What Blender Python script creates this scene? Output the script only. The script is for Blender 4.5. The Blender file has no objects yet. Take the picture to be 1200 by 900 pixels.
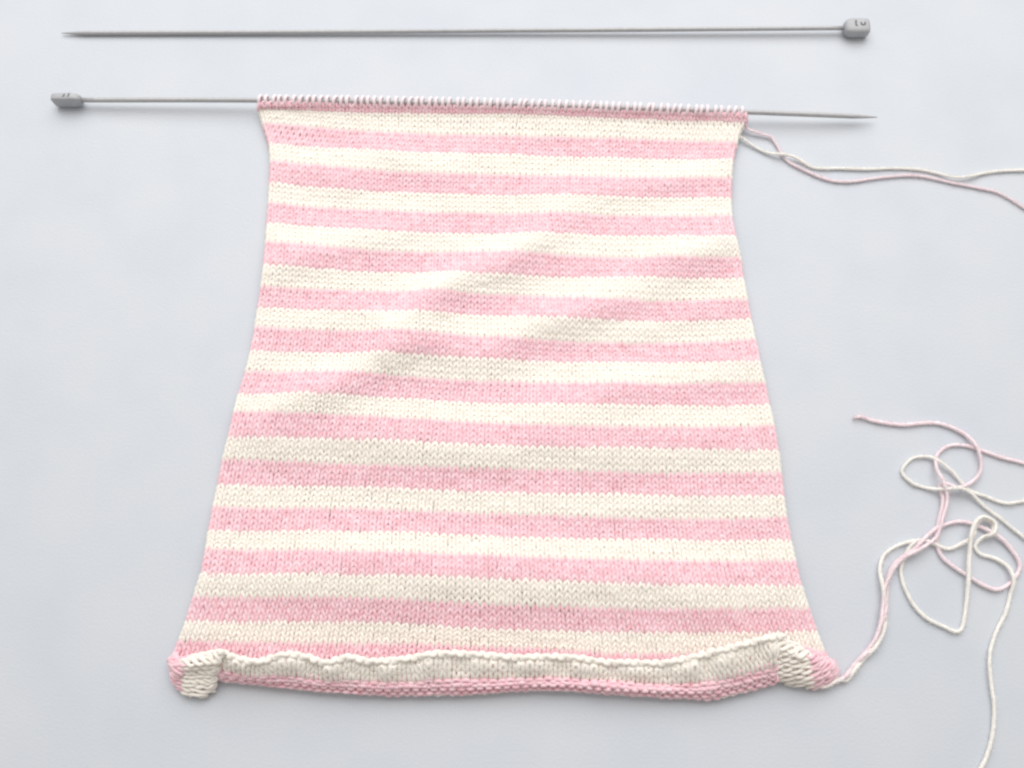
import bpy, math, random
import numpy as np
from mathutils import Vector

random.seed(7)
rng = np.random.default_rng(11)
scene = bpy.context.scene
COL = scene.collection
MM = 0.001

# ------------------------------------------------------------------ camera
TILT = math.radians(14.0)          # camera leans towards the needles
F_PX = 600.0 / math.tan(math.radians(30.0))
DIST = F_PX * 0.36 * MM
cam_d = bpy.data.cameras.new('camera')
cam_d.sensor_width = 36.0
cam_d.lens = 18.0 / math.tan(math.radians(30.0))
cam_d.clip_start = 0.01
cam_d.clip_end = 20.0
cam = bpy.data.objects.new('camera', cam_d)
COL.objects.link(cam)
cam.location = (0, -DIST * math.sin(TILT), DIST * math.cos(TILT))
cam.rotation_euler = (TILT, 0, 0)
scene.camera = cam

# ------------------------------------------------------------------ world and lamps (indoor, soft window light)
world = bpy.data.worlds.new('World')
scene.world = world
world.use_nodes = True
bg = world.node_tree.nodes['Background']
bg.inputs['Color'].default_value = (1.0, 0.945, 0.88, 1)
bg.inputs['Strength'].default_value = 0.465

def area_lamp(name, loc, target, sx, sy, energy, color, spread=180):
    d = bpy.data.lights.new(name, 'AREA')
    d.shape = 'RECTANGLE'; d.size = sx; d.size_y = sy
    d.energy = energy; d.color = color
    d.spread = math.radians(spread)
    o = bpy.data.objects.new(name, d)
    COL.objects.link(o)
    o.location = loc
    o.rotation_euler = (Vector(target) - Vector(loc)).to_track_quat('-Z', 'Y').to_euler()
    return o

area_lamp('window_light', (0.0, 0.62, 0.72), (0, 0.045, 0), 1.6, 0.95, 5.6, (1.0, 0.998, 0.99), 95)

scene.view_settings.view_transform = 'Standard'
scene.view_settings.look = 'None'
scene.view_settings.gamma = 1.0
scene.view_settings.exposure = 0.08
scene.view_settings.use_curve_mapping = False
scene.cycles.use_denoising = True
scene.cycles.max_bounces = 16
scene.cycles.diffuse_bounces = 14
scene.cycles.filter_width = 2.4
scene.render.film_transparent = False

# ------------------------------------------------------------------ helpers
ST, CT = math.sin(TILT), math.cos(TILT)
CAMP = np.array([0.0, -DIST * ST, DIST * CT])

def at(px, py, zmm):
    """where the sight line through a place in the picture meets the level zmm above the table (metres)"""
    px = np.asarray(px, float); py = np.asarray(py, float); z = np.asarray(zmm, float) * MM
    dx = (px - 600.0) / F_PX
    dy = -(py - 450.0) / F_PX
    # camera axes in the world: right = x, up = (0, CT, ST), forward = (0, ST, -CT)
    wy = dy * CT + ST
    wz = dy * ST - CT
    t = (z - CAMP[2]) / wz
    return np.stack(np.broadcast_arrays(CAMP[0] + t * dx, CAMP[1] + t * wy, z), axis=-1)

def cr(xk, yk, x):
    """smooth curve through the knots (finite-difference cubic)"""
    xk = np.asarray(xk, float); yk = np.asarray(yk, float)
    x = np.clip(np.asarray(x, float), xk[0], xk[-1])
    d = np.diff(xk)
    s = np.diff(yk, axis=0) / d.reshape((-1,) + (1,) * (yk.ndim - 1))
    m = np.empty_like(yk)
    m[0] = s[0]; m[-1] = s[-1]
    if len(xk) > 2:
        w0 = (d[1:] / (d[1:] + d[:-1])).reshape((-1,) + (1,) * (yk.ndim - 1))
        m[1:-1] = s[:-1] * w0 + s[1:] * (1 - w0)
    i = np.clip(np.searchsorted(xk, x) - 1, 0, len(xk) - 2)
    h = d[i]; t = (x - xk[i]) / h
    if yk.ndim > 1:
        h = h[..., None]; t = t[..., None]
    return ((2 * t**3 - 3 * t**2 + 1) * yk[i] + (t**3 - 2 * t**2 + t) * h * m[i]
            + (-2 * t**3 + 3 * t**2) * yk[i + 1] + (t**3 - t**2) * h * m[i + 1])

def vnoise(x, y, seed):
    """smooth value noise in about -1..1"""
    r = np.random.default_rng(seed)
    g = r.uniform(-1, 1, (64, 64))
    xi = np.floor(x).astype(int); yi = np.floor(y).astype(int)
    fx = x - xi; fy = y - yi
    fx = fx * fx * (3 - 2 * fx); fy = fy * fy * (3 - 2 * fy)
    a = g[xi % 64, yi % 64]; b = g[(xi + 1) % 64, yi % 64]
    c = g[xi % 64, (yi + 1) % 64]; e = g[(xi + 1) % 64, (yi + 1) % 64]
    return (a * (1 - fx) + b * fx) * (1 - fy) + (c * (1 - fx) + e * fx) * fy

def normalize(a):
    return a / np.maximum(np.linalg.norm(a, axis=-1, keepdims=True), 1e-12)

def tube_arrays(pts, radius, sides, lobes=0, lobe_amp=0.0, twist=0.0, caps=True):
    """one closed tube along pts; optional twisted lobes like plied yarn"""
    n = len(pts)
    tan = normalize(np.gradient(pts, axis=0))
    # parallel transport of the frame
    nor = np.empty_like(pts)
    ref = np.array([0.0, 0.0, 1.0])
    if abs(tan[0] @ ref) > 0.9:
        ref = np.array([1.0, 0.0, 0.0])
    v = ref - tan[0] * (ref @ tan[0]); nor[0] = v / np.linalg.norm(v)
    for i in range(1, n):
        v = nor[i - 1] - tan[i] * (nor[i - 1] @ tan[i])
        nor[i] = v / max(np.linalg.norm(v), 1e-12)
    bi = np.cross(tan, nor)
    rad = np.broadcast_to(np.asarray(radius, float), (n,))
    s = np.concatenate([[0], np.cumsum(np.linalg.norm(np.diff(pts, axis=0), axis=1))])
    ph = np.arange(sides) * 2 * np.pi / sides
    rr = rad[:, None] * np.ones(sides)
    if lobes:
        rr = rr * (1 + lobe_amp * np.cos(lobes * (ph[None, :] - twist * s[:, None])))
    verts = pts[:, None, :] + rr[..., None] * (np.cos(ph)[None, :, None] * nor[:, None, :] + np.sin(ph)[None, :, None] * bi[:, None, :])
    verts = verts.reshape(-1, 3)
    i = np.arange(n - 1)[:, None] * sides
    j = np.arange(sides)[None, :]; j2 = (j + 1) % sides
    quads = np.stack([i + j, i + j2, i + sides + j2, i + sides + j], -1).reshape(-1, 4)
    ends = []
    if caps:
        ends = [list(range(sides))[::-1], list(range((n - 1) * sides, n * sides))]
    return verts, quads, ends

def build_mesh(name, verts, quads, ngons=(), smooth=True):
    me = bpy.data.meshes.new(name)
    quads = np.asarray(quads, int).reshape(-1, 4)
    loops = quads.reshape(-1).tolist() if len(ngons) else quads.reshape(-1)
    starts = list(range(0, len(quads) * 4, 4)); totals = [4] * len(quads)
    if len(ngons):
        for g in ngons:
            starts.append(len(loops)); totals.append(len(g)); loops.extend(g)
    me.vertices.add(len(verts))
    me.vertices.foreach_set('co', np.asarray(verts, np.float32).reshape(-1))
    me.loops.add(len(loops))
    me.loops.foreach_set('vertex_index', np.asarray(loops, np.int32))
    me.polygons.add(len(starts))
    me.polygons.foreach_set('loop_start', np.asarray(starts, np.int32))
    me.polygons.foreach_set('loop_total', np.asarray(totals, np.int32))
    me.polygons.foreach_set('use_smooth', np.full(len(starts), smooth))
    me.update(calc_edges=True)
    me.validate()
    return me

def link(name, me, mat, parent=None):
    if mat is not None and not me.materials:
        me.materials.append(mat)
    o = bpy.data.objects.new(name, me)
    COL.objects.link(o)
    if parent is not None:
        o.parent = parent
        o.matrix_parent_inverse = parent.matrix_basis.inverted()
    return o

def tag(o, label, cat=None, group=None, kind=None):
    o['label'] = label
    if cat: o['category'] = cat
    if group: o['group'] = group
    if kind: o['kind'] = kind

# ------------------------------------------------------------------ materials
def new_mat(name):
    m = bpy.data.materials.new(name)
    m.use_nodes = True
    nt = m.node_tree
    return m, nt, nt.nodes['Principled BSDF']

def noise_ramp(nt, scale, detail, c0, c1, p0=0.3, p1=0.7, vec=None):
    tc = nt.nodes.new('ShaderNodeTexCoord')
    n = nt.nodes.new('ShaderNodeTexNoise')
    n.inputs['Scale'].default_value = scale
    n.inputs['Detail'].default_value = detail
    nt.links.new(tc.outputs['Object'], n.inputs['Vector'])
    r = nt.nodes.new('ShaderNodeValToRGB')
    r.color_ramp.elements[0].position = p0; r.color_ramp.elements[0].color = (*c0, 1)
    r.color_ramp.elements[1].position = p1; r.color_ramp.elements[1].color = (*c1, 1)
    nt.links.new(n.outputs['Fac'], r.inputs['Fac'])
    return n, r

def yarn_mat(name, c0, c1, gaps=0.0):
    m, nt, p = new_mat(name)
    n, r = noise_ramp(nt, 420.0, 3.0, c0, c1, 0.32, 0.68)
    nt.links.new(r.outputs['Color'], p.inputs['Base Color'])
    p.inputs['Roughness'].default_value = 0.85
    p.inputs['Specular IOR Level'].default_value = 0.25
    p.inputs['Sheen Weight'].default_value = 0.55
    p.inputs['Sheen Roughness'].default_value = 0.5
    f = nt.nodes.new('ShaderNodeTexNoise')
    f.inputs['Scale'].default_value = 2600.0; f.inputs['Detail'].default_value = 2.0
    tc = nt.nodes.new('ShaderNodeTexCoord')
    nt.links.new(tc.outputs['Object'], f.inputs['Vector'])
    b = nt.nodes.new('ShaderNodeBump')
    b.inputs['Strength'].default_value = 0.5; b.inputs['Distance'].default_value = 0.00025
    nt.links.new(f.outputs['Fac'], b.inputs['Height'])
    nt.links.new(b.outputs['Normal'], p.inputs['Normal'])
    if gaps:                                   # soft-spun loose yarn: light passes between its fibres
        gn = nt.nodes.new('ShaderNodeTexNoise')
        gn.inputs['Scale'].default_value = 3500.0; gn.inputs['Detail'].default_value = 1.0
        nt.links.new(tc.outputs['Object'], gn.inputs['Vector'])
        mr = nt.nodes.new('ShaderNodeMapRange')
        mr.inputs['From Min'].default_value = 0.35; mr.inputs['From Max'].default_value = 0.65
        mr.inputs['To Min'].default_value = 1.0 - 1.6 * gaps; mr.inputs['To Max'].default_value = 1.0 - 0.4 * gaps
        nt.links.new(gn.outputs['Fac'], mr.inputs['Value'])
        nt.links.new(mr.outputs['Result'], p.inputs['Alpha'])
    return m

M_PINK = yarn_mat('pink_cotton', (0.83, 0.485, 0.55), (0.885, 0.655, 0.71))
M_CREAM = yarn_mat('cream_cotton', (0.85, 0.80, 0.73), (0.885, 0.845, 0.785))

M_PINK_LIT = yarn_mat('pink_cotton_lit', (0.925, 0.77, 0.815), (0.945, 0.84, 0.875))  # same pink cotton, paler: bright light on single strands and loops painted in
M_CREAM_LIT = yarn_mat('cream_cotton_lit', (0.925, 0.90, 0.855), (0.945, 0.93, 0.895))  # same cream cotton, lightened: the strands' overexposed look is in the colour

M_TABLE, nt, p = new_mat('pale_tabletop')
n, r = noise_ramp(nt, 26.0, 5.0, (0.555, 0.592, 0.648), (0.585, 0.612, 0.656), 0.35, 0.65)
nt.links.new(r.outputs['Color'], p.inputs['Base Color'])
p.inputs['Roughness'].default_value = 0.55
gt = nt.nodes.new('ShaderNodeTexNoise'); gt.inputs['Scale'].default_value = 900.0; gt.inputs['Detail'].default_value = 4.0
gtc = nt.nodes.new('ShaderNodeTexCoord'); nt.links.new(gtc.outputs['Object'], gt.inputs['Vector'])
gb = nt.nodes.new('ShaderNodeBump'); gb.inputs['Strength'].default_value = 0.35; gb.inputs['Distance'].default_value = 0.0003
nt.links.new(gt.outputs['Fac'], gb.inputs['Height']); nt.links.new(gb.outputs['Normal'], p.inputs['Normal'])
p.inputs['Specular IOR Level'].default_value = 0.3

M_METAL, nt, p = new_mat('grey_coated_metal')
n, r = noise_ramp(nt, 500.0, 3.0, (0.40, 0.40, 0.41), (0.46, 0.46, 0.47))
nt.links.new(r.outputs['Color'], p.inputs['Base Color'])
p.inputs['Metallic'].default_value = 0.15
p.inputs['Roughness'].default_value = 0.45

M_PLAST, nt, p = new_mat('grey_plastic')
n, r = noise_ramp(nt, 300.0, 3.0, (0.37, 0.38, 0.405), (0.41, 0.42, 0.44))
nt.links.new(r.outputs['Color'], p.inputs['Base Color'])
p.inputs['Roughness'].default_value = 0.4

M_MARK, nt, p = new_mat('dark_engraving')
n, r = noise_ramp(nt, 900.0, 2.0, (0.09, 0.095, 0.11), (0.13, 0.135, 0.15))
nt.links.new(r.outputs['Color'], p.inputs['Base Color'])
p.inputs['Roughness'].default_value = 0.6

# ------------------------------------------------------------------ tabletop
S = 1.6
nx = 9
gx, gy = np.meshgrid(np.linspace(-S, S, nx), np.linspace(-S, S, nx), indexing='ij')
tv = np.stack([gx, gy, np.zeros_like(gx)], -1).reshape(-1, 3)
tq = [(i * nx + j, (i + 1) * nx + j, (i + 1) * nx + j + 1, i * nx + j + 1) for i in range(nx - 1) for j in range(nx - 1)]
table = link('tabletop', build_mesh('tabletop', tv, tq), M_TABLE)
tag(table, 'smooth pale blue-grey tabletop under the knitting', kind='structure')

# ------------------------------------------------------------------ knitted panel: the sheet the stitches follow
COLS = 72
# upper and lower limits of every stripe in the picture, along five lines down the panel
#          left   x440   x600   x740   right
B = [     (122.0, 122.5, 125.0, 129.5, 134.5),   # under the needle
          (127.0, 132.0, 133.5, 139.0, 143.0),
          (145.0, 155.0, 160.0, 163.5, 167.0),
          (168.0, 176.0, 180.5, 184.5, 187.0),
          (190.0, 201.0, 205.5, 210.0, 210.0),
          (214.0, 223.0, 227.5, 231.0, 232.0),
          (239.0, 247.5, 251.0, 254.5, 254.5),
          (261.0, 270.0, 274.0, 276.7, 278.0),
          (285.0, 294.7, 298.0, 304.0, 304.0),
          (311.0, 317.5, 322.5, 326.0, 326.5),
          (337.0, 342.5, 347.0, 354.0, 352.0),
          (360.0, 366.0, 370.5, 376.0, 374.0),
          (384.5, 391.5, 397.0, 403.0, 400.0),
          (410.0, 416.0, 420.5, 425.0, 424.0),
          (435.0, 441.7, 448.5, 452.0, 450.0),
          (461.5, 466.0, 473.0, 475.5, 475.0),
          (485.0, 490.7, 499.0, 503.0, 502.0),
          (513.0, 515.7, 524.0, 526.0, 528.0),
          (539.0, 545.0, 550.5, 555.0, 555.0),
          (567.0, 569.0, 576.0, 579.0, 580.5),
          (595.0, 597.0, 603.0, 608.0, 608.0),
          (622.0, 623.0, 629.0, 632.0, 633.0),
          (646.0, 650.0, 655.5, 660.0, 660.0),
          (673.0, 675.5, 681.0, 686.0, 687.0),
          (699.5, 703.0, 710.0, 714.7, 713.5),
          (726.0, 727.5, 735.5, 739.0, 738.0),
          (751.0, 754.3, 759.0, 766.0, 763.0),
          (776.0, 780.0, 785.0, 791.0, 786.0)]
B = np.array(B)
B[2:-1:2] -= 0.7; B[3::2] += 0.7        # pink rows spread a little against the cream ones
ROWS_IN = [2] + [4] * 26                     # rows in each stripe, from the needle down
RK = np.concatenate([[0], np.cumsum(ROWS_IN)]).astype(float)
R1 = RK[-1]                                   # the last flat row
L_OUT = np.array([(100, 300), (122, 303), (145, 309), (165, 315.5), (190, 318), (214, 317), (239, 315.5), (261, 314), (285, 312.5),
                  (311, 310), (337, 307), (360, 303.5), (384, 300), (410, 295), (435, 289), (461, 281), (485, 275), (513, 269),
                  (539, 262.5), (567, 257), (595, 251), (622, 246), (646, 242), (673, 237), (699, 229), (726, 219), (751, 209), (778, 199), (800, 196)], float)
R_OUT = np.array([(100, 878), (131, 876), (142, 873), (152, 867), (167, 862.5), (187, 858), (210, 856), (232, 855.5), (254, 856.5), (278, 861),
                  (304, 866.5), (326, 870), (352, 874.6), (374, 879), (399, 884), (423, 889), (450, 895), (474, 900), (502, 906),
                  (527, 910.5), (555, 914), (580, 917), (608, 920.5), (632, 925), (660, 931), (687, 937.5), (713, 946), (738, 956), (765, 967.5), (790, 980)], float)
INSET = 3.5

def ridge(px, py, x0, y0, x1, y1, w, h, skew=0.0):
    """a soft fold of the sheet along a line in the picture"""
    dx, dy = x1 - x0, y1 - y0
    L = math.hypot(dx, dy); ux, uy = dx / L, dy / L
    s = (px - x0) * ux + (py - y0) * uy
    d = -(px - x0) * uy + (py - y0) * ux
    end = 1 / (1 + np.exp(-(s / L) * 9 + 0.4)) * 1 / (1 + np.exp((s / L - 1) * 9 + 0.4))
    return h * np.exp(-(d / np.where(d > 0, w * (1 - skew), w * (1 + skew)))**2) * end

def sheet_height(px, py, u):
    z = 1.75 + 0.0 * px
    z += 0.35 * (vnoise(px / 95 + 3.1, py / 70 + 1.7, 5) + 1)
    z += 0.15 * (vnoise(px / 33 + 3.1, py / 21 + 1.7, 6) + 1)
    px0, py0 = px, py
    px = px + 9 * vnoise(px0 / 70 + 1.3, py0 / 70 + 8.1, 41)      # folds wander instead of running straight
    py = py + 9 * vnoise(px0 / 60 + 5.3, py0 / 60 + 2.1, 42)
    k = 1.0 + 0.4 * vnoise(px0 / 55 + 7.7, py0 / 60 + 3.3, 43)
    z += k * ridge(px, py, 430, 402, 700, 240, 27, 5.2, 0.0)
    z += k * ridge(px, py, 520, 428, 860, 280, 27, 5.4, 0.0)
    z += k * ridge(px, py, 320, 492, 530, 385, 27, 5.0, 0.0)
    z += k * ridge(px, py, 300, 325, 480, 262, 26, 2.8, 0.1)
    z += k * ridge(px, py, 640, 480, 900, 425, 28, 3.2, 0.1)
    z += ridge(px, py, 270, 514, 900, 524, 40, 4.2, 0.25)
    z += ridge(px, py, 560, 586, 930, 590, 26, 1.4, 0.2)
    z += ridge(px, py, 225, 676, 960, 690, 46, 5.2, 0.15)
    z += k * ridge(px, py, 330, 410, 470, 345, 24, 1.5, 0.1)
    z += k * ridge(px, py, 600, 330, 800, 262, 24, 2.2, 0.1)
    z += k * ridge(px, py, 700, 400, 880, 345, 22, 1.6, 0.1)
    z += k * ridge(px, py, 600, 235, 850, 205, 22, 2.0, 0.1)
    z += k * ridge(px, py, 330, 205, 560, 190, 22, 1.8, 0.1)
    e = np.minimum(u, 1 - u) * COLS
    z += 1.2 * np.exp(-(e / 3.5)**2)          # the selvedges stand up a little before they roll under
    return z

NEEDLE_PX = np.array([(60, 117.5), (95, 117.2), (300, 117.4), (440, 119.0), (590, 121.8), (740, 126.4), (875, 131.3), (960, 134.6), (1028, 137.4)], float)
NZ = 6.4

def flat_px(c, r):
    u = np.clip(c / COLS, 0, 1)
    ys = cr(RK, B, r)
    xl = cr(L_OUT[:, 0], L_OUT[:, 1], ys[..., 0]) + INSET
    xr = cr(R_OUT[:, 0], R_OUT[:, 1], ys[..., 4]) - INSET
    x = xl + u * (xr - xl)
    # height of this row at x: smooth through the five lines
    k = np.stack([xl, np.full_like(xl, 440.0), np.full_like(xl, 600.0), np.full_like(xl, 740.0), xr], -1)
    y = np.zeros_like(x)
    d = np.diff(k, axis=-1); s = np.diff(ys, axis=-1) / d
    m = np.empty_like(ys)
    m[..., 0] = s[..., 0]; m[..., -1] = s[..., -1]
    for i in range(1, 4):
        w = d[..., i] / (d[..., i] + d[..., i - 1])
        m[..., i] = s[..., i - 1] * w + s[..., i] * (1 - w)
    for i in range(4):
        lo = x >= k[..., i] if i else np.ones_like(x, bool)
        hi = x < k[..., i + 1] if i < 3 else np.ones_like(x, bool)
        h = d[..., i]; t = (x - k[..., i]) / h
        v = ((2 * t**3 - 3 * t**2 + 1) * ys[..., i] + (t**3 - 2 * t**2 + t) * h * m[..., i]
             + (-2 * t**3 + 3 * t**2) * ys[..., i + 1] + (t**3 - t**2) * h * m[..., i + 1])
        y = np.where(lo & hi, v, y)
    y = y + 0.9 * vnoise(x / 60 + 9.0, y / 45 + 4.0, 21) * np.clip(r / 6, 0, 1)
    return x, y, u

def flat_pos(c, r):
    x, y, u = flat_px(c, r)
    z = sheet_height(x, y, u)
    y = y - 0.9 * (z - 3.2) * np.clip(r / 8, 0, 1) * np.clip((R1 - r) / 12, 0, 1)
    # rise to the needle
    up = np.clip(1 - r / 9.0, 0, 1)
    z = z + (NZ - 0.6 - 2.2) * (0.62 * up**1.5 + 0.38 * np.clip(1 - r / 2.4, 0, 1))
    # settle under the rolled hem
    z = np.where(r > R1 - 6, z + (1.7 - z) * np.clip((r - (R1 - 6)) / 6, 0, 1), z)
    return at(x, y, z)

# the rolled hem: sections across the roll, from the last flat row (q = 0) to the cast-on edge (q = 12)
FOLD = np.array([(195, 790), (255, 798), (305, 804), (380, 811), (430, 814), (480, 815), (555, 814), (630, 810), (705, 813), (780, 818), (847, 817), (885, 808), (922, 800), (990, 792)], float)
EDGE = np.array([(195, 772), (262, 763), (283, 770), (305, 773), (330, 765), (355, 766), (385, 774), (405, 768), (430, 772), (480, 769), (507, 764), (550, 764), (605, 768),
                 (645, 767), (680, 769), (705, 773), (742, 774), (780, 774), (810, 768), (847, 759), (885, 749), (907, 744), (990, 744)], float)
LIP = np.array([(190, 9.0), (262, 11.2), (450, 11.2), (560, 10.2), (640, 8.8), (720, 7.8), (790, 8.8), (850, 11.4), (905, 12.6), (990, 9)], float)
FOLD[:, 1] -= 4.0      # the measured outlines lie half a stitch outside the sheet's middle
EDGE[:, 1] += 2.5
QK = np.array([0, 2.4, 4.6, 6.4, 7.8, 10.0, 12.2])

def hem_main(c):
    x, y0, u = flat_px(np.array([c]), np.array([R1]))
    x = float(x[0]); y0 = float(y0[0])
    yf = float(cr(FOLD[:, 0], FOLD[:, 1], x)); ye = float(cr(EDGE[:, 0], EDGE[:, 1], x))
    wob = float(vnoise(np.array([x / 22.0]), np.array([0.3]), 31)[0])
    span = yf - ye
    flute = 0.9 * math.sin(c * 1.15 + 2.2 * wob) + 0.25 * math.sin(c * 1.9 + 1.0)
    ze = float(cr(LIP[:, 0], LIP[:, 1], x)) + 0.9 * wob
    lo = 1 - 0.75 * max(0.0, (5.5 - c) / 5.5, (c - 66.5) / 5.5)     # the ends sink under the turned corners
    return np.array([(x, y0, 1.7), (x, y0 + 0.6 * (yf - y0), 1.5), (x, yf, 1.5 + 1.9 * lo), (x, yf - 0.17 * span, 1.5 + 5.0 * lo),
                     (x, yf - 0.33 * span, 1.5 + (0.62 * ze - 1.0) * lo), (x, yf - 0.70 * span, 1.5 + (0.93 * ze - 1.5 + flute) * lo), (x, ye, 1.5 + (ze - 1.5) * lo)])

hem_cols = {}
for c in range(0, COLS + 1):
    hem_cols[c] = hem_main(c)
hc = np.array(sorted(hem_cols))
HG = np.stack([hem_cols[k] for k in hc])          # columns x sections x 3
HP = at(HG[..., 0], HG[..., 1], HG[..., 2])

def hem_pos(c, q):
    c = np.asarray(c, float); q = np.asarray(q, float)
    flat = c.reshape(-1); qf = q.reshape(-1)
    # curve along each section first, then across the columns
    rows = cr(hc, HP.reshape(len(hc), -1), flat).reshape(len(flat), len(QK), 3)
    d = np.diff(QK)
    i = np.clip(np.searchsorted(QK, np.clip(qf, 0, QK[-1])) - 1, 0, len(QK) - 2)
    s = np.diff(rows, axis=1) / d[None, :, None]
    m = np.empty_like(rows); m[:, 0] = s[:, 0]; m[:, -1] = s[:, -1]
    w = (d[1:] / (d[1:] + d[:-1]))[None, :, None]
    m[:, 1:-1] = s[:, :-1] * w + s[:, 1:] * (1 - w)
    a = np.arange(len(flat)); h = d[i][:, None]; t = ((np.clip(qf, 0, QK[-1]) - QK[i]) / d[i])[:, None]
    o = ((2 * t**3 - 3 * t**2 + 1) * rows[a, i] + (t**3 - 2 * t**2 + t) * h * m[a, i]
         + (-2 * t**3 + 3 * t**2) * rows[a, i + 1] + (t**3 - t**2) * h * m[a, i + 1])
    return o.reshape(c.shape + (3,))

def surf(c, r):
    c, r = np.broadcast_arrays(np.asarray(c, float), np.asarray(r, float))
    shape = c.shape
    c = c.reshape(-1); r = r.reshape(-1)
    cc = np.clip(c, 0, COLS)
    out = np.empty((len(c), 3))
    fl = r <= R1
    if fl.any():
        out[fl] = flat_pos(cc[fl], np.clip(r[fl], 0, R1))
    if (~fl).any():
        out[~fl] = hem_pos(cc[~fl], r[~fl] - R1)
    # selvedges rolled under, except where the hem takes over
    for side in (-1, 1):
        ov = (-c if side < 0 else c - COLS)
        k = ov > 0
        if k.any():
            amt = np.clip((R1 - 3 - r[k]) / 8, 0.15, 1)
            R = 1.35 * MM
            ang = ov[k] * 3.0 * MM / R
            out[k, 0] += side * R * np.sin(np.minimum(ang, np.pi)) * amt
            out[k, 2] -= R * (1 - np.cos(np.minimum(ang, np.pi))) * amt
    return out.reshape(shape + (3,))

def frame(c, r):
    e = 0.35
    P = surf(c, r)
    du = surf(c + e, r) - surf(c - e, r)
    dr = surf(c, np.maximum(r - e, 0)) - surf(c, r + e)       # towards the needle
    w = np.linalg.norm(du, axis=-1) / (2 * e); h = np.linalg.norm(dr, axis=-1) / (2 * e)
    eu = normalize(du)
    n = normalize(np.cross(du, dr))
    er = np.cross(n, eu)
    return P, eu, er, n, w, h

SEG = 14                     # samples along one stitch
def knit_rows(r_first, n_rows, c0, c1, seed, radius=0.77, amp=0.98, lean=0.20, depth=0.52, tip=0.26, wild=1.0):
    """the yarn of a stripe: rows of interlocking loops, knitted to and fro, as one line of points"""
    g = np.random.default_rng(seed)
    pts = []; rads = []
    n_st = c1 - c0
    for k in range(n_rows):
        row = r_first + n_rows - 1 - k + 0.5            # worked from below upwards
        t = np.linspace(0, 2 * np.pi * n_st, SEG * n_st + 1)
        st = np.minimum((t / (2 * np.pi)).astype(int), n_st - 1)
        cb = c0 + t / (2 * np.pi)
        P, eu, er, n, w, h = frame(cb, np.full_like(cb, row))
        w = np.clip(w, 1.8 * MM, 4.2 * MM); h = np.clip(h, 1.3 * MM, 2.9 * MM)
        jt = wild * g.normal(0, 1, (5, n_st + 1))
        def jig(i):
            a = jt[i]; f = t / (2 * np.pi) - st
            return a[st] * (1 - f) + a[st + 1] * f
        A = amp * (1 + 0.07 * jig(0)); a = lean * (1 + 0.14 * jig(1))
        x = a * np.sin(2 * t) * w + 0.035 * jig(2) * w
        y = -A * np.cos(t) * h + 0.05 * jig(3) * h
        z = (-depth * np.cos(2 * t) + tip * np.cos(t)) * MM + 0.06 * jig(4) * MM
        q = P + eu * x[:, None] + er * y[:, None] + n * z[:, None]
        q[:, 2] = np.maximum(q[:, 2], 0.75 * MM)
        if k % 2: q = q[::-1]
        pts.append(q); rads.append(np.full(len(q), radius * MM) * (1 + 0.05 * jig(0)))
    return np.concatenate(pts), np.concatenate(rads)

def yarn_mesh(name, pts, rad, sides=6):
    # frame from a fixed helper axis: quick, and the loops never run along it for long
    tan = normalize(np.gradient(pts, axis=0))
    ref = np.array([0.21, 0.13, 0.97])
    nor = normalize(ref - tan * (tan @ ref)[:, None])
    bi = np.cross(tan, nor)
    ph = np.arange(sides) * 2 * np.pi / sides
    v = pts[:, None, :] + rad[:, None, None] * (np.cos(ph)[None, :, None] * nor[:, None, :] + np.sin(ph)[None, :, None] * bi[:, None, :])
    n = len(pts)
    i = np.arange(n - 1)[:, None] * sides; j = np.arange(sides)[None, :]; j2 = (j + 1) % sides
    q = np.stack([i + j, i + j2, i + sides + j2, i + sides + j], -1).reshape(-1, 4)
    return build_mesh(name, v.reshape(-1, 3), q)

def fuzz_mesh(name, pts, rad, count, length, seed):
    """fine loose fibres standing off a yarn: thin three-sided hairs"""
    g = np.random.default_rng(seed)
    tan = normalize(np.gradient(pts, axis=0))
    i = g.integers(1, len(pts) - 1, count)
    T = tan[i]
    d = normalize(g.normal(0, 1, (count, 3)))
    out = normalize(d - T * np.sum(d * T, 1, keepdims=True))
    out[:, 2] = np.where(out[:, 2] < -0.2, -out[:, 2], out[:, 2])
    L = length * MM * g.uniform(0.4, 1.3, count)[:, None]
    side = normalize(g.normal(0, 1, (count, 3)))
    p0 = pts[i] + out * rad[i][:, None] * 0.8
    p1 = p0 + (out * 0.45 + T * g.choice([-1, 1], count)[:, None] * 0.5 + side * 0.25) * L * 0.5
    p2 = p1 + (out * 0.25 + T * g.choice([-1, 1], count)[:, None] * 0.4 + side * 0.6) * L * 0.5
    P = np.stack([p0, p1, p2], 1)
    P[..., 2] = np.maximum(P[..., 2], 0.06 * MM)
    r3 = np.array([0.034, 0.030, 0.014]) * MM
    ph = np.arange(3) * 2 * np.pi / 3
    a = normalize(np.cross(p2 - p0, side)); b = normalize(np.cross(p2 - p0, a))
    V = P[:, :, None, :] + r3[None, :, None, None] * (np.cos(ph)[None, None, :, None] * a[:, None, None, :] + np.sin(ph)[None, None, :, None] * b[:, None, None, :])
    q = []
    for k in range(2):
        for j in range(3):
            q.append((k * 3 + j, k * 3 + (j + 1) % 3, k * 3 + 3 + (j + 1) % 3, k * 3 + 3 + j))
    Q = (np.arange(count)[:, None, None] * 9 + np.array(q)[None]).reshape(-1, 4)
    return build_mesh(name, V.reshape(-1, 3), Q)

def add_fuzz(parent, pts, rad, count, length, mat, seed):
    o = link('fuzz', fuzz_mesh('fuzz', pts, rad, count, length, seed), mat, parent)
    o['kind'] = 'stuff'
    return o

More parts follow.
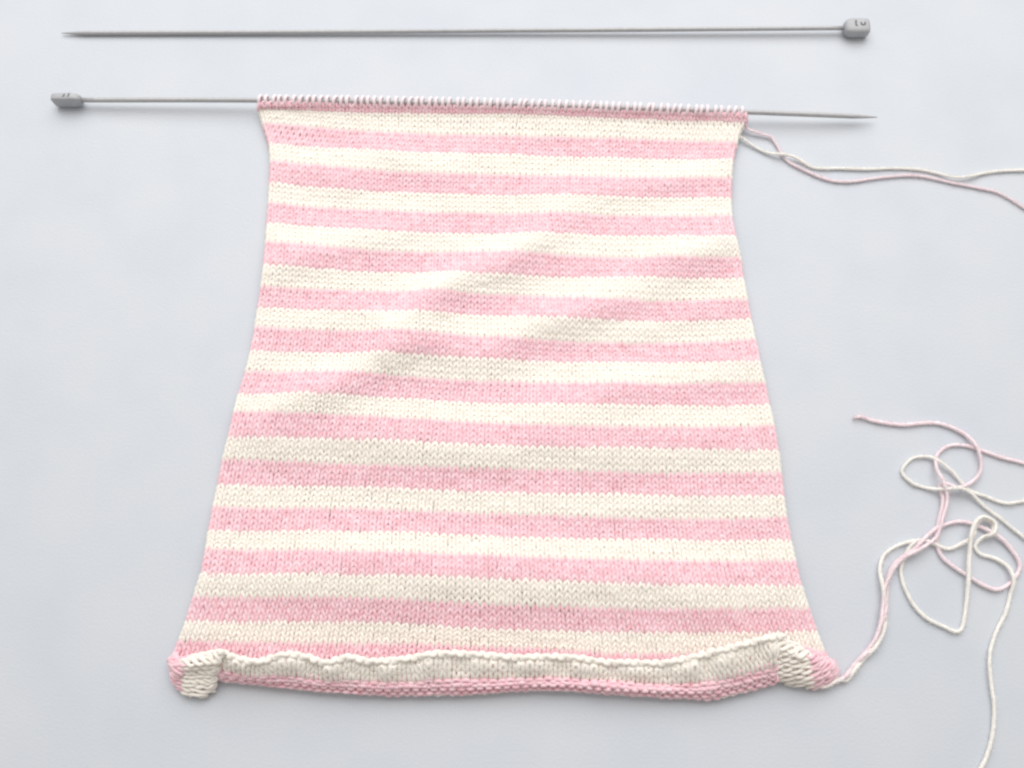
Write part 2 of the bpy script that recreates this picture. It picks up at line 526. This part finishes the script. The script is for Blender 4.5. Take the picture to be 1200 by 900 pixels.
base = at(np.array(590.0), np.array(790.0), np.array(0.0))
panel = bpy.data.objects.new('knitted_panel', None)
COL.objects.link(panel)
panel.location = base
panel.empty_display_size = 0.02
bpy.context.view_layer.update()
tag(panel, 'pink and cream striped knitted panel with curled hem, hanging from the lower needle', 'knitting')

for s in range(27):
    pink = s % 2 == 0
    nm = 'pink_stripe' if pink else 'cream_stripe'
    p_, r_ = knit_rows(RK[s], ROWS_IN[s], -1, COLS + 1, 100 + s)
    so = link(nm, yarn_mesh(nm, p_, r_), M_PINK if pink else M_CREAM, panel)
    add_fuzz(so, p_, r_, 1100, 1.5, M_PINK if pink else M_CREAM, 300 + s)
# rows of the rolled hem: cream under the roll, pink over the fold, cream up to the cast-on edge
p_, r_ = knit_rows(R1, 4, 3, COLS - 9, 140)
link('cream_stripe', yarn_mesh('cream_stripe', p_, r_), M_CREAM, panel)
p_, r_ = knit_rows(R1 + 8, 4, 5, COLS - 6, 142, radius=0.80, depth=-0.42, tip=-0.15, lean=0.14, wild=1.3)
hem = link('rolled_hem', yarn_mesh('rolled_hem', p_, r_), M_CREAM, panel)
hem['label'] = 'cream edge of the panel curled up to show the purl side'
p_, r_ = knit_rows(R1 + 4, 4, 4, COLS - 6, 141, radius=0.82, depth=0.24, tip=0.05, lean=0.17, wild=1.7)
link('pink_stripe', yarn_mesh('pink_stripe', p_, r_), M_PINK, hem)
# cast-on edge: a plied cord along the last row
def edge_cord(fn_pts, n_turns, name, parent):
    v, q, e = tube_arrays(fn_pts, 1.2 * MM, 10, lobes=2, lobe_amp=0.18, twist=2 * np.pi / (5.0 * MM))
    return link(name, build_mesh(name, v, q, e), M_CREAM, parent)
cc = np.linspace(4.8, 66.6, 900)
e_pts = hem_pos(cc, np.full_like(cc, 12.2))
_, eu, er, n_, w_, h_ = frame(cc, np.full_like(cc, R1 + 11.6))
e_pts = e_pts + (0.35 * np.cos(cc * 2 * np.pi) * MM)[:, None] * n_ + (0.30 * np.sin(cc * 2 * np.pi) * MM)[:, None] * er
e_pts[:, 2] += 0.7 * MM
edge_cord(e_pts, 0, 'cast_on_edge', hem)

# the two hem corners, turned on their sides: small knitted patches of their own
FQ = np.array([0, 2.0, 4.0, 6.5, 9.0]) * 7 / 9
def corner(name, label, grid, seed, face=1):
    """grid: list of (column, [(x, y, z mm) for each FQ])"""
    ck = np.array([g[0] for g in grid], float) * 5 / 8
    G = np.array([g[1] for g in grid], float)
    P = at(G[..., 0], G[..., 1], G[..., 2])
    def f(c, q):
        c = np.asarray(c, float); q = np.asarray(q, float)
        rows = cr(ck, P.reshape(len(ck), -1), c.reshape(-1)).reshape(-1, len(FQ), 3)
        qf = np.clip(q.reshape(-1), FQ[0], FQ[-1])
        o = np.stack([cr(FQ, rows[i], qf[i:i + 1])[0] for i in range(len(qf))])
        return o.reshape(c.shape + (3,))
    global surf
    keep = surf
    surf = lambda c, r: f(*np.broadcast_arrays(np.asarray(c, float), np.asarray(r, float)))
    c1 = int(ck[-1])
    p_, r_ = knit_rows(3, 4, 0, c1, seed, radius=0.86, depth=0.55 * face, tip=0.26 * face, wild=1.7)
    root = link(name, yarn_mesh(name, p_, r_), M_CREAM, hem)
    root['label'] = label
    p2, r2 = knit_rows(0, 3, 0, c1, seed + 1, radius=0.86, depth=0.55 * face, tip=0.26 * face, wild=1.7)
    link('pink_stripe', yarn_mesh('pink_stripe', p2, r2), M_PINK, hem)
    k = np.linspace(0.1, c1 - 0.1, 140)
    pts = f(k, np.full_like(k, 7.0)) + np.stack([0.3 * np.cos(k * 6.28), 0.3 * np.sin(k * 6.28), 0.2 * np.sin(k * 9.0)], -1) * MM
    edge_cord(pts, 0, 'cast_on_edge', hem)
    surf = keep

corner('hem_corner', 'turned cream and pink corner at the left end of the hem', [
    (0, [(205, 788, 2.0), (206, 801, 2.0), (214, 811, 2.2), (231, 816, 2.4), (246, 809, 2.6)]),
    (2, [(202, 783, 2.6), (205, 794, 3.8), (215, 801, 4.6), (231, 803, 5.0), (248, 800, 5.0)]),
    (4, [(200, 778, 3.4), (206, 786, 6.4), (216, 789, 6.6), (231, 789, 7.0), (249, 789, 7.6)]),
    (6, [(200, 774, 3.6), (207, 780, 7.8), (218, 778, 9.8), (235, 775, 11.2), (255, 773, 12.6)]),
    (7, [(202, 770, 3.0), (210, 775, 6.4), (221, 772, 8.6), (239, 768, 10.4), (260, 765, 14.0)]),
    (8, [(206, 768, 2.4), (214, 771, 3.6), (225, 770, 5.0), (243, 766, 7.6), (264, 763, 13.0)])], 150)
corner('hem_corner', 'turned cream and pink corner at the right end of the hem', [
    (0, [(982, 789, 2.0), (972, 800, 2.0), (958, 804, 2.6), (934, 802, 2.8), (911, 797, 2.6)]),
    (2, [(981, 785, 3.0), (970, 792, 5.0), (953, 794, 6.4), (930, 791, 6.8), (906, 786, 6.4)]),
    (4, [(979, 781, 3.6), (966, 782, 6.8), (949, 780, 8.6), (927, 776, 9.4), (905, 771, 9.6)]),
    (6, [(975, 777, 3.6), (961, 773, 7.6), (945, 768, 9.8), (925, 761, 11.2), (905, 756, 12.6)]),
    (7, [(971, 773, 3.0), (957, 767, 6.4), (941, 762, 9.0), (922, 755, 11.0), (904, 749, 13.2)]),
    (8, [(966, 768, 2.4), (953, 763, 3.6), (937, 757, 5.4), (920, 750, 8.6), (902, 745, 12.0)])], 160, -1)

# live stitches round the needle
nd = cr(NEEDLE_PX[:, 0], NEEDLE_PX[:, 1], np.linspace(60, 1028, 400))
NX = np.linspace(60, 1028, 400)
RN, RY = 1.12, 0.70
ang = np.radians(np.array([-62, -30, 0, 30, 60, 90, 120, 150, 180, 210, 240, 262]))
f = np.linspace(0, 1, len(ang))
ro = RN + RY + 0.10
lp = [(-0.62, -2.6, -3.0), (-0.60, -2.15, -1.9)]
for a_, t_ in zip(ang, f):
    lp.append((-0.55 + 1.0 * t_**1.6, -ro * math.cos(a_), ro * math.sin(a_)))
lp += [(0.62, -2.0, -2.5), (0.66, -2.6, -3.2)]
lp = np.array(lp) * MM
lp = cr(np.arange(len(lp)), lp, np.linspace(0, len(lp) - 1, 34))
v, q, e = tube_arrays(lp, RY * MM, 8, lobes=3, lobe_amp=0.10, twist=2 * np.pi / (4.0 * MM))
loop_me = build_mesh('needle_stitch', v, q, e)
x_lo, x_hi = 302.0, 874.0
for i in range(COLS):
    px = x_lo + (x_hi - x_lo) * (i + 0.5) / COLS + random.gauss(0, 0.8)
    py = float(np.interp(px, NX, nd)); py2 = float(np.interp(px + 4, NX, nd))
    P = at(px, py, NZ)
    Q = at(px + 4, py2, NZ)
    o = link('needle_stitch', loop_me, M_PINK_LIT, panel)
    o.location = P
    o.rotation_euler = (math.radians(random.gauss(0, 4)), 0, math.atan2(Q[1] - P[1], Q[0] - P[0]) + math.radians(random.gauss(-4, 5)))
    sc = 1 + random.gauss(0, 0.02)
    o.scale = (sc, 1, 1)

# ------------------------------------------------------------------ knitting needles
def stopper_mesh(length, hw, hh):
    """flattened knob, lofted along x from the shaft end (0) to the outer end (length)"""
    secs = [(0.0, 0.42), (0.025, 0.60), (0.09, 0.80), (0.20, 0.95), (0.34, 1.0), (0.75, 0.97), (0.90, 0.94), (0.965, 0.86), (1.0, 0.70)]
    n = 28; V = []; p = 4.0
    for t, k in secs:
        for j in range(n):
            a = 2 * math.pi * j / n
            ca, sa = math.cos(a), math.sin(a)
            V.append((t * length, k * hw * math.copysign(abs(ca)**(2 / p), ca), k * hh * math.copysign(abs(sa)**(2 / p), sa)))
    Q = []
    m = len(secs)
    for i in range(m - 1):
        for j in range(n):
            Q.append((i * n + j, (i + 1) * n + j, (i + 1) * n + (j + 1) % n, i * n + (j + 1) % n))
    return build_mesh('stopper', np.array(V), Q, [list(range(n)), list(range((m - 1) * n, m * n))[::-1]])

def stroke(points, w, depth):
    """a short engraved stroke: a flat ribbon of quads with thickness"""
    V = []; Q = []
    P = [Vector((a, b, 0)) for a, b in points]
    for i, c in enumerate(P):
        d = (P[min(i + 1, len(P) - 1)] - P[max(i - 1, 0)]).normalized()
        s = Vector((-d.y, d.x, 0)) * w / 2
        for zz in (0, depth):
            V.append(c + s + Vector((0, 0, zz))); V.append(c - s + Vector((0, 0, zz)))
    for i in range(len(P) - 1):
        a = i * 4; b = a + 4
        Q += [(a + 2, b + 2, b + 3, a + 3), (a, a + 2, b + 2, b), (a + 1, b + 1, b + 3, a + 3)]
    return V, Q

def needle(px_pts, zs, r_mm, knob_end, label, knob_len, hw, hh, roll, marks):
    """px_pts run from the knob to the tip"""
    px_pts = np.array(px_pts, float)
    P = at(px_pts[:, 0], px_pts[:, 1], np.array(zs))
    k = np.concatenate([[0], np.cumsum(np.linalg.norm(np.diff(P, axis=0), axis=1))])
    s = np.concatenate([np.linspace(0, k[-1] - 14 * MM, 50), k[-1] - np.linspace(13.5, 0, 26) * MM])
    C = cr(k, P, s)
    to_tip = k[-1] - s
    rad = r_mm * MM * np.clip(0.16 + 0.84 * (to_tip / (11 * MM))**0.8, 0.16, 1.0)
    root = bpy.data.objects.new('knitting_needle', None); COL.objects.link(root)
    root.empty_display_size = 0.01
    root.location = (C[0][0], C[0][1], 0)
    bpy.context.view_layer.update()
    tag(root, label, 'knitting needle', 'knitting needles')
    v, q, e = tube_arrays(C, rad, 16)
    link('shaft', build_mesh('shaft', v, q, e), M_METAL, root)
    d = Vector(C[0] - C[1]).normalized()
    knob = link('stopper', stopper_mesh(knob_len * MM, hw * MM, hh * MM), M_PLAST, root)
    rot = d.to_track_quat('X', 'Z').to_euler()
    knob.location = Vector(C[0]) - d * 0.6 * MM
    knob.rotation_euler = rot
    knob.rotation_euler.rotate_axis('X', roll)
    for pts, w in marks:
        V, Q = stroke([(a * MM, b * MM) for a, b in pts], w * MM, 0.05 * MM)
        o = bpy.data.objects.new('size_mark', build_mesh('size_mark', np.array([tuple(x) for x in V]), Q, smooth=False))
        o.data.materials.append(M_MARK)
        COL.objects.link(o)
        o.parent = knob
        o.location = (0, 0, hh * 0.995 * MM)
    return root

marks = [([(4.9, 2.0), (4.75, 1.0), (4.7, -0.4), (5.4, -0.9)], 0.75),
         ([(7.2, 1.1), (7.2, -0.1), (8.1, -0.35), (8.9, -0.1), (9.0, 1.1)], 0.75)]
needle([(990, 32.8), (800, 34.4), (560, 36.0), (330, 37.8), (72, 38.8)], [3.1, 2.7, 2.0, 1.5, 1.2], 1.02, 'right',
       'bare grey knitting needle lying on its own above the striped panel', 11.6, 4.0, 3.0, math.radians(2), marks)
marks2 = [([(4.6, -1.2), (4.6, 0.2), (5.3, 0.5)], 0.6), ([(6.7, -0.9), (6.7, 0.4), (7.6, 0.4)], 0.6)]
needle([(95, 117.2), (300, 117.4), (440, 119.0), (590, 121.8), (740, 126.4), (875, 131.3), (960, 134.6), (1028, 137.4)],
       [3.9, 5.4, NZ, NZ, NZ, NZ - 0.6, 4.8, 3.4], 1.12, 'left',
       'grey knitting needle threaded through the top stitches of the striped panel', 13.2, 2.1, 3.5, math.radians(3), marks2)

# ------------------------------------------------------------------ loose yarn
def yarn_strand(name, label, pts, mat, radius=0.72, fuzz=True):
    """pts: (x, y, z mm) places in the picture with a height above the table"""
    radius = radius * 0.82
    pts = np.array(pts, float)
    P = at(pts[:, 0], pts[:, 1], pts[:, 2])
    k = np.concatenate([[0], np.cumsum(np.sqrt(np.linalg.norm(np.diff(P, axis=0), axis=1)))])
    C = cr(k, P, np.linspace(0, k[-1], 1200))
    s = np.concatenate([[0], np.cumsum(np.linalg.norm(np.diff(C, axis=0), axis=1))])
    n = int(s[-1] / (0.55 * MM))
    ss = np.linspace(0, s[-1], n)
    C = np.stack([np.interp(ss, s, C[:, i]) for i in range(3)], -1)
    j = rng.normal(0, 1, (n // 14 + 3, 2))
    w = np.stack([cr(np.arange(len(j)), j[:, i], np.arange(n) / 14.0) for i in range(2)], -1)
    C[:, :2] += w * 0.12 * MM
    C[:, 2] = np.maximum(C[:, 2], radius * MM * 0.95)
    rr = radius * MM * (1 + 0.07 * cr(np.arange(len(j)), j[:, 0], np.arange(n) / 14.0 * 0.7))
    rr = rr * np.clip(0.25 + ss / (2.5 * MM), 0, 1) * np.clip(0.25 + (s[-1] - ss) / (2.5 * MM), 0, 1)
    v, q, e = tube_arrays(C, rr, 12, lobes=3, lobe_amp=0.15, twist=2 * np.pi / (5.5 * MM))
    o = link(name, build_mesh(name, v, q, e), mat)
    tag(o, label, 'yarn', 'loose yarn ends beside the panel')
    add_fuzz(o, C, rr, int(s[-1] / MM * 20), 1.8, mat, 500 + n)
    add_fuzz(o, C[-12:], rr[-12:], 60, 3.5, mat, 700 + n) if 'loose tip' in label else None
    return o

# working yarn leaving the top right corner
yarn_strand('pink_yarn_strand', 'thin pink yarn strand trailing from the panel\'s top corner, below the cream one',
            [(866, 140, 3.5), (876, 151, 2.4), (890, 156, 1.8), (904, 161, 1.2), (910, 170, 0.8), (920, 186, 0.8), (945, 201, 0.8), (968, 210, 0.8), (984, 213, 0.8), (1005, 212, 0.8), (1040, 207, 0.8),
             (1065, 205.5, 0.8), (1085, 207, 0.8), (1115, 214, 0.8), (1145, 220, 0.8), (1170, 226, 0.8), (1200, 244, 0.8), (1225, 262, 0.8)], M_PINK_LIT, 0.66)
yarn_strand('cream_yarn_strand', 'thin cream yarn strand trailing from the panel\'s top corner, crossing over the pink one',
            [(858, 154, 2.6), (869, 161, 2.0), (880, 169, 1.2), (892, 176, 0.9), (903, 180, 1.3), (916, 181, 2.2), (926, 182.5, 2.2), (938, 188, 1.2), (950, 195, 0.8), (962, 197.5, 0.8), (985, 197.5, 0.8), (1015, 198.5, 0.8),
             (1045, 197, 0.8), (1080, 199, 0.8), (1098, 203, 0.8), (1118, 208, 1.7), (1135, 207, 1.7), (1155, 203, 0.8), (1180, 200, 0.8), (1205, 199.5, 0.8), (1240, 200, 0.8)], M_CREAM_LIT, 0.72)
# tails at the lower right
hemroot = [(938, 786, 5.0), (946, 797, 3.6), (962, 803, 2.0), (978, 800, 1.6)]
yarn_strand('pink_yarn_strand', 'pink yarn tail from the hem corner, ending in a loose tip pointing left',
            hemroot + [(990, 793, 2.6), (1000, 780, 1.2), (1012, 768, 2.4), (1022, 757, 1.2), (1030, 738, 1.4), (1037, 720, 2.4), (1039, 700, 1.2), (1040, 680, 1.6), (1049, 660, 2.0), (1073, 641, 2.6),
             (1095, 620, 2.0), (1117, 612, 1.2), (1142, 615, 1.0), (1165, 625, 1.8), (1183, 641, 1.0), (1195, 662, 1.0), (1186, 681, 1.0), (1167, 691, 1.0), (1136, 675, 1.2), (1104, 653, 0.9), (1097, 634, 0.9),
             (1100, 609, 0.9), (1105, 586, 1.4), (1102, 568, 1.4), (1108, 566, 2.4), (1122, 571, 2.8), (1141, 563, 2.0), (1150, 547, 1.2), (1146, 526, 2.2), (1129, 508, 1.2), (1101, 497, 0.9), (1055, 497.5, 0.9), (1022, 493, 0.9), (1009, 488.5, 0.9), (999, 490, 0.9)], M_PINK_LIT, 0.86)
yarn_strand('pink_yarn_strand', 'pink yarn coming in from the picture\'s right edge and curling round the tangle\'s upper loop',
            [(1235, 556, 0.8), (1200, 543, 0.8), (1173, 536, 0.8), (1148, 527, 0.8), (1129, 522, 0.8), (1111, 523, 0.9), (1098, 534, 1.2), (1098, 549, 2.6), (1106, 565, 4.0), (1110, 584, 2.4), (1104, 609, 2.4), (1098, 628, 2.6), (1080, 642, 3.6), (1058, 655, 2.8), (1046, 670, 2.4), (1037, 690, 2.4), (1034, 712, 2.4), (1032, 730, 2.6), (1026, 748, 2.4), (1014, 764, 1.4), (1004, 775, 1.4), (994, 787, 1.4), (985, 795, 1.4), (972, 799, 1.2)], M_PINK_LIT, 0.8)
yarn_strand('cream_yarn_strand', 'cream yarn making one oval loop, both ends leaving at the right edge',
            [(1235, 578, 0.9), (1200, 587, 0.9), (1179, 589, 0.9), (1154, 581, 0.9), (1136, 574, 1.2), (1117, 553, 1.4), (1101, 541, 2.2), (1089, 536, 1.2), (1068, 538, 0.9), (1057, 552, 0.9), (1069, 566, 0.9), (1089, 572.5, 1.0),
             (1108, 573, 3.4), (1124, 571.5, 4.2), (1137, 577, 2.6), (1154, 594, 0.9), (1173, 609, 0.9), (1200, 630, 0.9), (1230, 654, 0.9)], M_CREAM_LIT, 0.78)
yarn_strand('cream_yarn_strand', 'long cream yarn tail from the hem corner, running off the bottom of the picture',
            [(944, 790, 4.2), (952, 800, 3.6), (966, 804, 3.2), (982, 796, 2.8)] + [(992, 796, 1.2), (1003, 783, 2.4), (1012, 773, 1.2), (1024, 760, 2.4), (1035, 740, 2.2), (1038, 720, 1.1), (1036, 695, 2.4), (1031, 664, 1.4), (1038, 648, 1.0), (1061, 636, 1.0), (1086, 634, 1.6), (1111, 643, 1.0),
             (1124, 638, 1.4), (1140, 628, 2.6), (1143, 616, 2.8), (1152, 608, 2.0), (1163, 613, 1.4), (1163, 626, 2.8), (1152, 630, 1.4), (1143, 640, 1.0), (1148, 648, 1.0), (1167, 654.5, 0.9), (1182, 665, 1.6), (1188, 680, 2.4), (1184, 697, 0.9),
             (1179, 717, 0.9), (1166, 744, 1.0), (1160, 770, 1.4), (1161, 802, 1.4), (1165, 832, 1.2), (1163, 861, 1.0), (1156, 886, 1.0), (1148, 902, 1.0), (1136, 925, 1.0)], M_CREAM_LIT, 0.88)
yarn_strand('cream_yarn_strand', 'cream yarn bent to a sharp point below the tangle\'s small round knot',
            [(1076, 632, 3.4), (1066, 642, 2.8), (1059, 656, 1.2), (1056, 674, 0.9), (1066, 702, 0.9), (1085, 724, 0.9), (1107, 735, 0.9), (1121, 740, 0.9), (1126, 737, 0.9), (1131, 715, 0.9), (1135, 680, 2.4), (1137, 645, 2.8), (1138, 625, 4.2), (1144, 610, 4.2), (1154, 605, 3.6), (1166, 612, 3.0), (1165, 624, 4.2), (1155, 629, 3.4)], M_CREAM_LIT, 0.86)
